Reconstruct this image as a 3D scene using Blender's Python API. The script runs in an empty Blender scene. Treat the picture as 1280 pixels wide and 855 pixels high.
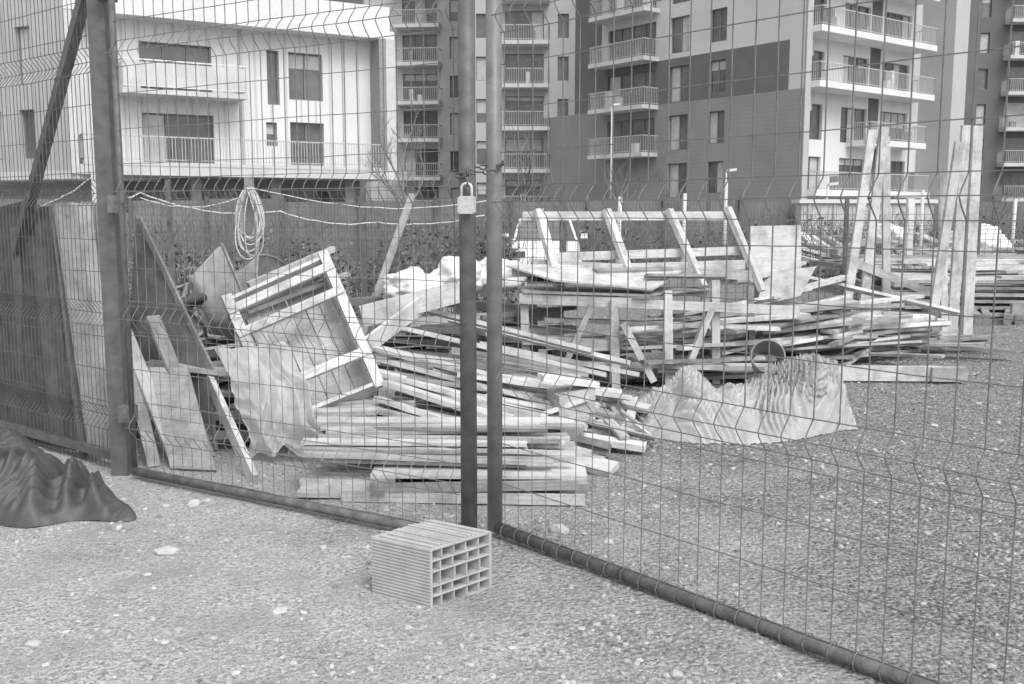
import bpy, math, random
from mathutils import Vector, Matrix, noise
random.seed(7)
R=random.random
def U(a,b): return a+(b-a)*random.random()
scene=bpy.context.scene

# ------------------------------------------------------------------ materials
def nn(nt,t,**k):
    n=nt.nodes.new(t)
    for a,b in k.items(): setattr(n,a,b)
    return n
def mat(name,base,rough=.85,var=.25,scale=6.0,fine=90.0,bump=.15,metal=0,spec=.3,uvgrain=False,tone=False,trans=0,bumpdist=.01,stripes=None,tpar=.2):
    m=bpy.data.materials.new(name); m.use_nodes=True
    nt=m.node_tree; L=nt.links; b=nt.nodes['Principled BSDF']
    b.inputs['Roughness'].default_value=rough
    b.inputs['Metallic'].default_value=metal
    b.inputs['Specular IOR Level'].default_value=spec
    tc=nn(nt,'ShaderNodeTexCoord')
    mp=nn(nt,'ShaderNodeMapping')
    L.new(tc.outputs['UV' if uvgrain else 'Object'],mp.inputs[0])
    if uvgrain: mp.inputs['Scale'].default_value=(1.2,26,1)
    n1=nn(nt,'ShaderNodeTexNoise'); n1.inputs['Scale'].default_value=scale if not uvgrain else 3.0
    n1.inputs['Detail'].default_value=6; L.new(mp.outputs[0],n1.inputs[0])
    n2=nn(nt,'ShaderNodeTexNoise'); n2.inputs['Scale'].default_value=fine
    n2.inputs['Detail'].default_value=3; L.new(tc.outputs['Object'],n2.inputs[0])
    mix=nn(nt,'ShaderNodeMath',operation='MULTIPLY_ADD'); mix.inputs[1].default_value=.55
    L.new(n2.outputs[0],mix.inputs[0]); L.new(n1.outputs[0],mix.inputs[2])
    mr=nn(nt,'ShaderNodeMapRange'); L.new(mix.outputs[0],mr.inputs[0])
    mr.inputs[1].default_value=.45; mr.inputs[2].default_value=1.1
    mr.inputs[3].default_value=base*(1-var); mr.inputs[4].default_value=base*(1+var)
    out=mr.outputs[0]
    def mul(a,b_):
        q=nn(nt,'ShaderNodeMath',operation='MULTIPLY'); L.new(a,q.inputs[0]); L.new(b_,q.inputs[1]); return q.outputs[0]
    if uvgrain:   # grime and weather stains
        n3=nn(nt,'ShaderNodeTexNoise'); n3.inputs['Scale'].default_value=4.5; n3.inputs['Detail'].default_value=8; n3.inputs['Roughness'].default_value=.7
        L.new(tc.outputs['Object'],n3.inputs[0])
        r3=nn(nt,'ShaderNodeMapRange'); L.new(n3.outputs[0],r3.inputs[0])
        r3.inputs[1].default_value=.36; r3.inputs[2].default_value=.56; r3.inputs[3].default_value=.66; r3.inputs[4].default_value=1.06
        out=mul(out,r3.outputs[0])
    if stripes:
        sx=nn(nt,'ShaderNodeTexWave'); sx.bands_direction=stripes[0]; sx.inputs['Scale'].default_value=stripes[1]
        L.new(tc.outputs['UV'],sx.inputs[0])
        r2=nn(nt,'ShaderNodeMapRange'); L.new(sx.outputs[1],r2.inputs[0])
        r2.inputs[1].default_value=0; r2.inputs[2].default_value=.12; r2.inputs[3].default_value=stripes[2]; r2.inputs[4].default_value=1
        out=mul(out,r2.outputs[0])
    if tone:
        at=nn(nt,'ShaderNodeAttribute'); at.attribute_name='tone'
        out=mul(out,at.outputs['Fac'])
    cc=nn(nt,'ShaderNodeCombineColor')
    for i in range(3): L.new(out,cc.inputs[i])
    L.new(cc.outputs[0],b.inputs['Base Color'])
    if bump:
        bp=nn(nt,'ShaderNodeBump'); bp.inputs['Strength'].default_value=bump; bp.inputs['Distance'].default_value=bumpdist
        L.new(mix.outputs[0],bp.inputs['Height']); L.new(bp.outputs[0],b.inputs['Normal'])
    if trans:
        tr=nn(nt,'ShaderNodeBsdfTranslucent'); L.new(cc.outputs[0],tr.inputs[0])
        ms=nn(nt,'ShaderNodeMixShader'); ms.inputs[0].default_value=trans
        L.new(b.outputs[0],ms.inputs[1]); L.new(tr.outputs[0],ms.inputs[2])
        tp=nn(nt,'ShaderNodeBsdfTransparent')
        m2=nn(nt,'ShaderNodeMixShader'); m2.inputs[0].default_value=tpar
        L.new(ms.outputs[0],m2.inputs[1]); L.new(tp.outputs[0],m2.inputs[2])
        L.new(m2.outputs[0],nt.nodes['Material Output'].inputs[0])
    return m
M={}
M['wood']=mat('weathered_wood',.57,var=.26,uvgrain=True,tone=True,bump=.35,bumpdist=.004,spec=.15)
M['ply']=mat('plywood',.52,var=.22,uvgrain=True,tone=True,bump=.2,bumpdist=.003,spec=.2)
M['dkboard']=mat('dark_panel',.19,var=.45,scale=9,tone=True,bump=.4)
M['wire']=mat('galvanised_wire',.2,rough=.55,var=.35,scale=20,bump=0,metal=.1)
M['wiredk']=mat('coated_wire',.13,rough=.6,var=.3,scale=20,bump=0)
M['steel']=mat('painted_steel',.13,rough=.5,var=.45,scale=14,fine=200,bump=.15,spec=.4)
M['steel2']=mat('galvanised_steel',.24,rough=.45,var=.35,scale=12,fine=200,bump=.1,spec=.5,metal=.1)
M['rust']=mat('rusty_steel',.15,rough=.8,var=.55,scale=18,fine=150,bump=.4)
M['brass']=mat('padlock_metal',.62,rough=.4,var=.15,scale=60,metal=.2)
M['plastic']=mat('plastic_film',.74,rough=.3,var=.14,scale=8,fine=60,bump=.3,spec=.6,trans=.4,tpar=.2)
M['tarp']=mat('black_tarpaulin',.075,rough=.5,var=.35,scale=14,fine=140,bump=.3,spec=.45)
M['clay']=mat('fired_clay',.45,rough=.9,var=.2,scale=14,fine=180,bump=.45,bumpdist=.004)
M['rope']=mat('pale_rope',.62,rough=.9,var=.2,scale=60,bump=.2)
M['barrow']=mat('barrow_paint',.5,rough=.5,var=.4,scale=9,bump=.15)
M['rubber']=mat('rubber',.09,rough=.8,var=.2)
M['bag']=mat('plastic_sack',.7,rough=.55,var=.18,scale=7,bump=.4)
M['white']=mat('white_render',.72,rough=.9,var=.09,scale=.6,fine=14,bump=.05)
M['whiteslat']=mat('white_cladding',.72,rough=.8,var=.08,scale=.4,fine=14,bump=.05,stripes=('X',.5,.76))
M['greyslat']=mat('grey_slat_cladding',.46,rough=.8,var=.1,scale=.6,fine=12,bump=.05,stripes=('X',.9,.75))
M['grey']=mat('grey_render',.48,rough=.9,var=.1,scale=.5,fine=10,bump=.05)
M['greyl']=mat('light_grey_render',.58,rough=.9,var=.1,scale=.5,fine=10,bump=.05)
M['mid']=mat('midgrey_render',.29,rough=.9,var=.12,scale=.5,fine=10,bump=.05,stripes=('Y',1.3,.9))
M['dark']=mat('charcoal_render',.16,rough=.9,var=.15,scale=.7,fine=12,bump=.05)
M['frame']=mat('window_frame',.22,rough=.5,var=.1)
M['glass']=mat('window_glass',.13,rough=.15,var=.5,scale=.5,fine=3,bump=0,spec=.7)
M['blind']=mat('curtain',.5,rough=.9,var=.2,scale=3,fine=20,bump=0)
M['rail']=mat('railing_metal',.5,rough=.5,var=.1)
M['slab']=mat('balcony_concrete',.58,rough=.9,var=.14,scale=1.2,fine=10,bump=.05)
M['hoard']=mat('hoarding_sheet',.19,rough=.8,var=.3,scale=1.2,fine=12,stripes=('X',3,.7))
M['leaf']=mat('hedge_leaf',.12,rough=.8,var=.4,scale=2,bump=0,tone=True)
M['bark']=mat('bark',.2,rough=.9,var=.3,scale=12,bump=.3)
M['stone']=mat('gravel_stone',.37,rough=.9,var=.2,scale=30,fine=160,bump=.2,tone=True)
M['lampw']=mat('lamp_white',.7,rough=.5,var=.05)
M['carw']=mat('white_car_paint',.78,rough=.3,var=.04,bump=0,spec=.5)

# ------------------------------------------------------------------ mesh builder
class MB:
    def __init__(s): s.v=[];s.f=[];s.m=[];s.uv=[];s.t=[];s.sm=[]
    def face(s,idx,mk,uvs=None,tone=1,sm=False):
        s.f.append(tuple(idx)); s.m.append(mk); s.uv.append(uvs or [(0,0)]*len(idx)); s.t.append(tone); s.sm.append(sm)
    def quad(s,a,b,c,d,mk,uvs=None,tone=1):
        n=len(s.v); s.v+= [tuple(a),tuple(b),tuple(c),tuple(d)]
        if uvs is None:
            w=(Vector(b)-Vector(a)).length; h=(Vector(d)-Vector(a)).length
            uvs=[(0,0),(w,0),(w,h),(0,h)]
        s.face((n,n+1,n+2,n+3),mk,uvs,tone)
    def boxv(s,c,a,b,d,mk,tone=None):
        """half vectors a (length), b, d"""
        if tone is None: tone=1
        c=Vector(c);n=len(s.v)
        for i in (-1,1):
            for j in (-1,1):
                for k in (-1,1):
                    s.v.append(tuple(c+a*i+b*j+d*k))
        la,lb,ld=a.length,b.length,d.length
        ou,ov=U(0,50),U(0,50)
        def co(i,j,k,ax):
            if ax==0: return (ou+j*lb*.1,ov+k*ld)
            if ax==1: return (ou+i*la,ov+k*ld+3)
            return (ou+i*la,ov+j*lb)
        P=[(i,j,k) for i in(-1,1) for j in(-1,1) for k in(-1,1)]
        for q,ax in (((0,1,3,2),0),((4,6,7,5),0),((0,4,5,1),1),((2,3,7,6),1),((0,2,6,4),2),((1,5,7,3),2)):
            s.face([n+x for x in q],mk,[co(*P[x],ax) for x in q],tone)
    def box(s,x0,x1,y0,y1,z0,z1,mk,tone=1):
        s.boxv(((x0+x1)/2,(y0+y1)/2,(z0+z1)/2),Vector(((x1-x0)/2,0,0)),Vector((0,(y1-y0)/2,0)),Vector((0,0,(z1-z0)/2)),mk,tone)
    def plank(s,p,q,w=.1,t=.03,roll=0,mk='wood',tone=None,up=(0,0,1)):
        p=Vector(p);q=Vector(q);a=(q-p);l=a.length;a.normalize()
        up=Vector(up)
        if abs(a.dot(up))>.97: up=Vector((0,1,0))
        b=up.cross(a).normalized(); d=a.cross(b).normalized()
        if roll:
            r=Matrix.Rotation(roll,3,a); b=r@b; d=r@d
        if tone is None: tone=U(.62,1.15)
        s.boxv((p+q)/2,a*l/2,b*w/2,d*t/2,mk,tone)
    def slabq(s,cs,t,mk,tone=1):
        c=[Vector(x) for x in cs]; n=(c[1]-c[0]).cross(c[3]-c[0]).normalized()*t
        k=len(s.v); s.v+=[tuple(x) for x in c]+[tuple(x+n) for x in c]
        w=(c[1]-c[0]).length;h=(c[3]-c[0]).length;o=U(0,30)
        uv=[(o,o),(o+w,o),(o+w,o+h),(o,o+h)]
        s.face((k+3,k+2,k+1,k),mk,uv[::-1],tone); s.face((k+4,k+5,k+6,k+7),mk,uv,tone)
        for i in range(4):
            j=(i+1)%4; s.face((k+i,k+j,k+4+j,k+4+i),mk,[(o,0),(o+1,0),(o+1,t),(o,t)],tone*1.15)
    def tube(s,pts,r,mk,n=5,tone=1,cap=True,r2=None):
        pts=[Vector(p) for p in pts]; k0=len(s.v); N=len(pts)
        prev=None
        for i,p in enumerate(pts):
            d=(pts[min(i+1,N-1)]-pts[max(i-1,0)]).normalized()
            if prev is None:
                up=Vector((0,0,1)) if abs(d.z)<.9 else Vector((1,0,0))
                x=up.cross(d).normalized()
            else: x=(prev-d*prev.dot(d)).normalized()
            prev=x; y=d.cross(x)
            rr=r if r2 is None else r+(r2-r)*i/(N-1)
            for j in range(n):
                a=2*math.pi*j/n+math.pi/4
                s.v.append(tuple(p+x*math.cos(a)*rr+y*math.sin(a)*rr))
        for i in range(N-1):
            for j in range(n):
                j2=(j+1)%n
                s.face((k0+i*n+j,k0+i*n+j2,k0+(i+1)*n+j2,k0+(i+1)*n+j),mk,None,tone,n>4)
        if cap:
            s.face([k0+j for j in range(n)][::-1],mk,None,tone); s.face([k0+(N-1)*n+j for j in range(n)],mk,None,tone)
    def grid(s,fn,nu,nv,mk,tone=1,sm=True):
        k=len(s.v)
        for i in range(nu+1):
            for j in range(nv+1): s.v.append(tuple(fn(i/nu,j/nv)))
        for i in range(nu):
            for j in range(nv):
                a=k+i*(nv+1)+j
                s.face((a,a+nv+1,a+nv+2,a+1),mk,[(i/nu,j/nv),((i+1)/nu,j/nv),((i+1)/nu,(j+1)/nv),(i/nu,(j+1)/nv)],tone,sm)
    def make(s,name,parent=None):
        me=bpy.data.meshes.new(name); me.from_pydata(s.v,[],s.f)
        used=[]
        for k in s.m:
            if k not in used: used.append(k)
        for k in used: me.materials.append(M[k])
        ix={k:i for i,k in enumerate(used)}
        me.polygons.foreach_set('material_index',[ix[k] for k in s.m])
        me.polygons.foreach_set('use_smooth',s.sm)
        uvl=me.uv_layers.new(name='UVMap'); fl=[]
        for u in s.uv:
            for a in u: fl+= [a[0],a[1]]
        uvl.data.foreach_set('uv',fl)
        ca=me.color_attributes.new('tone','FLOAT_COLOR','CORNER'); fl=[]
        for f,t in zip(s.f,s.t): fl+=[t,t,t,1]*len(f)
        ca.data.foreach_set('color',fl)
        me.update()
        o=bpy.data.objects.new(name,me); scene.collection.objects.link(o)
        if parent: o.parent=parent
        return o
def empty(name):
    o=bpy.data.objects.new(name,None); scene.collection.objects.link(o); return o

# ------------------------------------------------------------------ ground
def gh(x,y):
    d=1 if abs(x)<14 and y<22 else .3
    return d*(.035*noise.noise(Vector((x*.5,y*.5,3)))+.012*noise.noise(Vector((x*2.3,y*2.3,9)))+.005*noise.noise(Vector((x*9,y*9,1))))
def axis(a,b,step,lo,hi):
    v=[];x=a
    while x<b: v.append(x);x+=step
    v.append(b); s=step;x=b
    while x<hi: s*=1.35;x+=s;v.append(min(x,hi))
    s=step;x=a
    while x>lo: s*=1.35;x-=s;v.insert(0,max(x,lo))
    return v
gx=axis(-5,8,.07,-700,700); gy=axis(1.5,16,.07,-300,900)
gv=[(x,y,gh(x,y)) for x in gx for y in gy]; ny=len(gy)
gf=[(i*ny+j,(i+1)*ny+j,(i+1)*ny+j+1,i*ny+j+1) for i in range(len(gx)-1) for j in range(ny-1)]
me=bpy.data.meshes.new('gravel_ground'); me.from_pydata(gv,[],gf)
me.polygons.foreach_set('use_smooth',[True]*len(gf))
g=bpy.data.objects.new('gravel_ground',me); scene.collection.objects.link(g)
m=bpy.data.materials.new('gravel'); m.use_nodes=True; nt=m.node_tree; L=nt.links; b=nt.nodes['Principled BSDF']
b.inputs['Roughness'].default_value=.95; b.inputs['Specular IOR Level'].default_value=.15
tc=nn(nt,'ShaderNodeTexCoord')
def no(s,d=5,r=.6):
    n=nn(nt,'ShaderNodeTexNoise'); n.inputs['Scale'].default_value=s; n.inputs['Detail'].default_value=d; n.inputs['Roughness'].default_value=r
    L.new(tc.outputs['Object'],n.inputs[0]); return n.outputs[0]
def vo(s):
    n=nn(nt,'ShaderNodeTexVoronoi'); n.inputs['Scale'].default_value=s; L.new(tc.outputs['Object'],n.inputs[0]); return n
def ma(op,a,bv,cv=None):
    n=nn(nt,'ShaderNodeMath',operation=op)
    for i,x in enumerate((a,bv,cv)):
        if x is None: continue
        if isinstance(x,(int,float)): n.inputs[i].default_value=x
        else: L.new(x,n.inputs[i])
    return n.outputs[0]
def rng(x,a,b2,c,d):
    n=nn(nt,'ShaderNodeMapRange'); L.new(x,n.inputs[0])
    for i,q in enumerate((a,b2,c,d)): n.inputs[i+1].default_value=q
    return n.outputs[0]
sep=nn(nt,'ShaderNodeSeparateXYZ'); L.new(tc.outputs['Object'],sep.inputs[0])
big=no(.8,6,.65); medn=no(2.2,8,.7); fn=no(45,4,.75); ff=no(150,2)
v1=vo(42); v2=vo(95)
sepc=nn(nt,'ShaderNodeSeparateColor'); L.new(v1.outputs['Color'],sepc.inputs[0]); cell=sepc.outputs[0]
sepd=nn(nt,'ShaderNodeSeparateColor'); L.new(v2.outputs['Color'],sepd.inputs[0]); cell2=sepd.outputs[0]
mk=ma('ADD',ma('MULTIPLY',sep.outputs[0],.14),ma('MULTIPLY',sep.outputs[1],.06))
mk=ma('ADD',mk,ma('MULTIPLY',big,1.5)); mask=rng(mk,.85,1.4,.05,1)
base=rng(medn,.35,.68,.38,.60)
sm_=ma('MULTIPLY',base,rng(fn,.25,.75,.72,1.2))
co=ma('MULTIPLY',rng(cell,0,1,.12,.52),rng(fn,.3,.7,.5,1.4))
co=ma('ADD',ma('MULTIPLY',co,.55),ma('MULTIPLY',rng(cell2,0,1,.06,.58),.45))
grit=rng(medn,.40,.58,.2,.65)
sm2=ma('ADD',ma('MULTIPLY',sm_,ma('SUBTRACT',1.0,grit)),ma('MULTIPLY',rng(cell2,0,1,.16,.74),grit))
mixn=nn(nt,'ShaderNodeMix'); mixn.data_type='FLOAT'
L.new(mask,mixn.inputs[0]); L.new(sm2,mixn.inputs[2]); L.new(co,mixn.inputs[3])
col=ma('MULTIPLY',mixn.outputs[0],rng(ff,.3,.7,.7,1.25))
cc=nn(nt,'ShaderNodeCombineColor')
for i in range(3): L.new(col,cc.inputs[i])
L.new(cc.outputs[0],b.inputs['Base Color'])
hgt=ma('ADD',ma('MULTIPLY',fn,.8),ma('ADD',ma('MULTIPLY',v1.outputs['Distance'],ma('MULTIPLY_ADD',mask,-1.2,-.3)),ma('MULTIPLY',medn,1.1)))
bp=nn(nt,'ShaderNodeBump'); bp.inputs['Strength'].default_value=.95; bp.inputs['Distance'].default_value=.028
L.new(hgt,bp.inputs['Height']); L.new(bp.outputs[0],b.inputs['Normal'])
me.materials.append(m)

phi=(1+5**.5)/2
ICO=[Vector(v).normalized() for v in [(-1,phi,0),(1,phi,0),(-1,-phi,0),(1,-phi,0),(0,-1,phi),(0,1,phi),(0,-1,-phi),(0,1,-phi),(phi,0,-1),(phi,0,1),(-phi,0,-1),(-phi,0,1)]]
ICF=[(0,11,5),(0,5,1),(0,1,7),(0,7,10),(0,10,11),(1,5,9),(5,11,4),(11,10,2),(10,7,6),(7,1,8),(3,9,4),(3,4,2),(3,2,6),(3,6,8),(3,8,9),(4,9,5),(2,4,11),(6,2,10),(8,6,7),(9,8,1)]
sb=MB()
def stone(x,y,r,t):
    k=len(sb.v);ph=U(0,6.28);ca,sa=math.cos(ph),math.sin(ph);ax,ay,az=U(.7,1.5),U(.6,1.1),U(.4,.8)
    z=gh(x,y)
    for v in ICO:
        q=r*U(.8,1.2);a=v.x*ax*q;b_=v.y*ay*q
        sb.v.append((x+a*ca-b_*sa,y+a*sa+b_*ca,z+v.z*az*q+r*.1))
    for f in ICF: sb.face([k+i for i in f],'stone',None,t)
n=0
while n<19000:
    y=2.2+13*R()**1.4; x=U(-.62,.62)*y
    d=noise.noise(Vector((x*1.1,y*1.1,5)))
    g2=(x*.14+y*.07)
    if R()> .25+d*1.2+g2*.8: continue
    r=.003+.011*R()**2.6
    if R()<.005: r=U(.014,.026)
    stone(x,y,r*(1+y*.05),U(.55,1.5)-.2*min(1,max(0,g2))); n+=1
for (x,y,r) in [(2.63,5.38,.035),(.24,4.86,.045),(-1.75,5.33,.045),(-1.70,5.4,.025),(-1.63,4.53,.045),(-.94,3.85,.026),(-.84,3.83,.022),(-.88,3.95,.016),(-.3,3.35,.016),(-1.9,5.3,.022),(1.9,6.3,.03),(3.2,7.4,.04),(-.9,4.6,.018),(-2.0,4.9,.03)]:
    stone(x,y,r,1.35)
sb.make('loose_stones')

# ------------------------------------------------------------------ mesh panels
def mesh_panel(mb,p0,p1,z0,z1,folds,dv=.1,r=.0028,mk='wire',off=.055,fh=.075,nsign=1,dh=.2):
    p0=Vector((*p0,0));p1=Vector((*p1,0));d=p1-p0;L_=d.length;d.normalize()
    n=Vector((d.y,-d.x,0))*nsign
    zs=[(z0,0)]
    for f in folds: zs+=[(f-fh,0),(f-fh*.35,off*.75),(f,off),(f+fh*.35,off*.75),(f+fh,0)]
    zs.append((z1,0))
    k=int(L_/dv)
    for i in range(k+1):
        s=i*dv+(L_-k*dv)/2
        jx=U(-.005,.005);j2=U(-.005,.005)
        mb.tube([p0+d*(s+jx+(j2-jx)*z/z1)+n*(o+U(-.002,.002))+Vector((0,0,z)) for z,o in zs],r,mk,4)
    hz=[]
    z=z0+.02
    while z<z1:
        if all(abs(z-f)>fh*1.2 for f in folds): hz.append((z,0))
        z+=dh
    for f in folds: hz+=[(f-fh,0),(f,off),(f+fh,0)]
    for z,o in hz:
        pts=[p0+d*(L_*i/8)+n*(o+.006)+Vector((0,0,z+U(-.004,.004))) for i in range(9)]
        mb.tube(pts,r,mk,4)
A=(-2.28,5.87);Bp=(-.25,4.65);S1=(-.205,4.62)
lg=empty('wire_mesh_gate')
mb=MB(); mesh_panel(mb,A,Bp,.06,3.05,[.33,.98,1.72,2.5],dv=.08,mk='wire',r=.0025); mb.make('mesh',lg)
mb=MB()
mb.tube([(*S1,.10),(*S1,3.1)],.040,'steel',12)
mb.tube([(A[0],A[1],.05),(-.30,4.68,.05)],.029,'rust',8)
mb.tube([(-.30,4.68,.05),(*S1,.12)],.029,'rust',8)
mb.tube([(A[0],A[1],3.08),(*S1,3.08)],.03,'steel',8)
mb.tube([(A[0],A[1],.05),(A[0],A[1],3.08)],.020,'steel',8)
mb.make('frame',lg)
C=(-.05,4.77);Dp=(2.13,2.24)
rg=empty('wire_mesh_gate')
mb=MB(); mesh_panel(mb,C,Dp,.06,3.05,[.80,1.65,2.5],dv=.1,mk='wire',r=.0027); mb.make('mesh',rg)
mb=MB()
mb.tube([(-.085,4.81,.03),(-.085,4.81,3.1)],.038,'steel2',14)
mb.tube([(-.085,4.81,.045),(Dp[0],Dp[1],.045)],.030,'rust',10)
mb.tube([(-.085,4.81,3.08),(Dp[0],Dp[1],3.08)],.03,'steel',10)
mb.tube([(Dp[0],Dp[1],.0),(Dp[0],Dp[1],3.1)],.04,'steel',10)
dv=Vector((Dp[0]-C[0],Dp[1]-C[1],0)).normalized()
for i in range(0,33):
    p=Vector((C[0],C[1],.045))+dv*(i*.1+.03)
    q=[p+Vector((dv.y*.036*math.cos(a),-dv.x*.036*math.cos(a),.036*math.sin(a))) for a in [j*math.pi/4 for j in range(-3,5)]]
    mb.tube(q,.003,'wire',4)
mb.make('frame',rg)
mb=MB(); mb.box(-2.45,-2.35,5.93,6.03,-.1,3.15,'steel'); 
for z in (.35,1.6,2.8): mb.box(-2.36,-2.27,5.855,5.935,z,z+.1,'rust')
mb.make('steel_gate_post')
mb=MB(); mb.box(2.17,2.27,2.15,2.25,-.1,3.15,'steel'); mb.make('steel_gate_post')
sf=empty('wire_mesh_fence')
mb=MB(); mesh_panel(mb,(-2.48,6.05),(-5.2,8.2),.02,3.0,[.33,.98,1.72,2.5],dv=.05,mk='wiredk',r=.0026)
mb.make('mesh',sf)
mb=MB()
mb.plank((-2.52,6.10,2.89),(-3.44,6.93,1.33),.06,.06,mk='steel')
mb.plank((-2.46,6.05,.1),(-5.2,8.2,.1),.05,.05,mk='steel')
mb.box(-5.24,-5.16,8.16,8.24,0,3.1,'steel')
mb.plank((-3.44,6.95,0),(-3.44,6.95,1.5),.06,.06,mk='steel')
mb.make('post_and_brace',sf)
pl=empty('padlock'); mb=MB()
Cp=Vector((-.205,4.550,1.635))
mb.boxv(Cp,Vector((.038,-.012,0)),Vector((.004,.013,0)),Vector((0,0,.034)),'brass')
mb.boxv(Cp,Vector((.031,-.010,0)),Vector((.0045,.0145,0)),Vector((0,0,.040)),'brass',.9)
mb.tube([Cp+Vector((.024*math.cos(a),-.008*math.cos(a),.035+(.04 if 0<i<8 else 0)+.022*math.sin(a))) for i,a in enumerate([j*math.pi/8 for j in range(9)])],.0065,'lampw',6)
mb.make('body_and_shackle',pl)
mb=MB()
cd=Vector((.12,.19,0)).normalized(); cn=Vector((cd.y,-cd.x,0))
for i in range(18):
    a=i/18*2*math.pi
    c=Vector((-.145,4.715,1.80))+cd*(.17*math.cos(a))+cn*(.052*math.sin(a))+Vector((0,0,.03*math.cos(a)+.01*math.sin(3*a)))
    d=(cd*(-math.sin(a)*.17)+cn*(math.cos(a)*.052)).normalized(); w=Vector((0,0,1)) if i%2 else d.cross(Vector((0,0,1)))
    mb.tube([c+d*(.026*math.cos(b_))+w*(.011*math.sin(b_)) for b_ in [j*math.pi/4 for j in range(9)]],.0045,'rust',5)
for i in range(5):
    c=Vector((-.20,4.55,1.785-.022*i)); w=Vector((1,0,0)) if i%2 else Vector((0,1,0))
    mb.tube([c+Vector((0,0,.018*math.cos(b_)))+w*(.01*math.sin(b_)) for b_ in [j*math.pi/4 for j in range(9)]],.004,'rust',5)
mb.make('gate_chain')

# ------------------------------------------------------------------ hollow clay block
hb=MB()
P0=Vector((-.33,3.89,gh(-.33,3.93)-.012))
e1=Vector((-.27,.17,0)).normalized(); e2=Vector((.25,.24,0)).normalized()
Lb,Wb,Hb=.31,.335,.262
def bb(a0,a1,b0,b1,z0,z1,mk='clay',t=1):
    c=P0+e1*(a0+a1)/2+e2*(b0+b1)/2+Vector((0,0,(z0+z1)/2))
    hb.boxv(c,e1*(a1-a0)/2,e2*(b1-b0)/2,Vector((0,0,(z1-z0)/2)),mk,t)
tw=.011
bb(0,Lb,0,tw,0,Hb); bb(0,Lb,Wb-tw,Wb,0,Hb); bb(0,Lb,tw,Wb-tw,0,tw); bb(0,Lb,tw,Wb-tw,Hb-tw,Hb)
rows=[.011,.056,.098,.160,.206,.251]
for z in rows[1:-1]: bb(.002,Lb-.002,tw,Wb-tw,z-.0035,z+.0035)
for ri in range(5):
    cols=[.058,.135,.198,.275] if ri==2 else ([.064,.13,.2,.268] if ri in(0,4) else [.06,.122,.208,.27])
    z0=rows[ri]+(.0035 if ri else 0); z1=rows[ri+1]-(.0035 if ri<4 else 0)
    for c in cols:
        c+=U(-.003,.003); bb(.003+U(0,.004),Lb-.003,c-.0035,c+.0035,z0,z1)
for i in range(18):
    z=.008+i*.0142
    bb(.0,Lb,-.0035,0,z,z+.008); bb(.0,Lb,Wb,Wb+.0035,z,z+.008)
for i in range(16):
    q=.010+i*.020
    bb(U(0,.01),Lb-.03*R()**2,q,q+.011,Hb,Hb+.004+.006*R())
o=hb.make('hollow_clay_block')
bv=o.modifiers.new('b','BEVEL'); bv.width=.0015; bv.segments=1

# ------------------------------------------------------------------ crumpled sheets
def rid(v): return 1-abs(noise.noise(v))*2
def fold_(x,y,s,fr):   # soft cloth folds with warped direction
    wx=x+.35*noise.noise(Vector((x*2.2,y*2.2,s)));wy=y+.35*noise.noise(Vector((x*2.2,y*2.2,s+7)))
    a=noise.noise(Vector((x*1.1,y*1.1,s+3)))*3
    t=math.cos(a)*wx+math.sin(a)*wy
    q=.5+.5*math.sin(t*fr+3*noise.noise(Vector((x*3,y*3,s+1))))
    return q**1.6
def crumple(name,mk,cx,cy,rx,ry,h,ang,n=90,seed=0,fold=.08,freq=16,exp=1.0):
    mb=MB();ca,sa=math.cos(ang),math.sin(ang)
    def f(u,v):
        a=(u*2-1);b_=(v*2-1)
        x=a*rx;y=b_*ry
        ph=math.atan2(b_,a); rr=max(abs(a),abs(b_))
        rad=math.hypot(a,b_); k=rr/rad if rad>1e-6 else 1
        edge=1+.35*noise.noise(Vector((math.cos(ph)*1.9,math.sin(ph)*1.9,seed)))
        x*=k*edge;y*=k*edge
        r=min(rr,1)
        prof=max(0,(1-r**2.4))**exp
        z=h*prof*(.65+.8*noise.noise(Vector((x*1.8,y*1.8,seed+8))))
        z+=(fold*fold_(x,y,seed,freq)+fold*.4*fold_(x+3,y,seed+4,freq*2.1)+.012*rid(Vector((x*9,y*9,seed))))*min(1,(1-r)*5+.12)*(.35+.65*prof)
        X=cx+x*ca-y*sa;Y=cy+x*sa+y*ca
        return (X,Y,max(z,0.004)+gh(X,Y))
    mb.grid(f,n,n,mk); return mb.make(name)
crumple('black_tarpaulin','tarp',-2.84,5.50,.84,.40,.20,-.60,seed=2,fold=.115,freq=17,n=170,exp=.55)
mb=MB()
def lerpk(ks,u):
    for i in range(len(ks)-1):
        if u<=ks[i+1][0]:
            t=(u-ks[i][0])/(ks[i+1][0]-ks[i][0]); t=t*t*(3-2*t); return ks[i][1]*(1-t)+ks[i+1][1]*t
    return ks[-1][1]
HK=[(0,.02),(.1,.08),(.22,.24),(.32,.40),(.45,.22),(.56,.24),(.72,.42),(.86,.48),(.95,.42),(1,.10)]
def f(u,v):
    x=.78+1.80*u
    yf=7.26-.42*math.sin(math.pi*min(1,u*1.1))**.7+.07*noise.noise(Vector((u*5,0,3)))
    yb=7.75+.2*u+.1*noise.noise(Vector((u*5,2,3)))
    y=yf+(yb-yf)*v
    H=lerpk(HK,u)
    pf=max(0,math.sin(math.pi*min(1,v*.72)))**.8
    fo=.075*fold_(x,y*.5,6,15)+.04*fold_(x*1.2+1,y*.8,9,30)+.012*rid(Vector((x*7,y*7,2)))
    z=H*pf+(fo-.05)*(.22+.78*pf)
    y-=.16*H*math.sin(math.pi*v)*(1+noise.noise(Vector((u*5,v*2,8))))+.05*fold_(x,v,12,20)*pf
    return (x+.04*noise.noise(Vector((x*4,y*4,1))),y,max(.006+.012*fold_(x,y,3,40),z)+gh(x,y))
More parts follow.
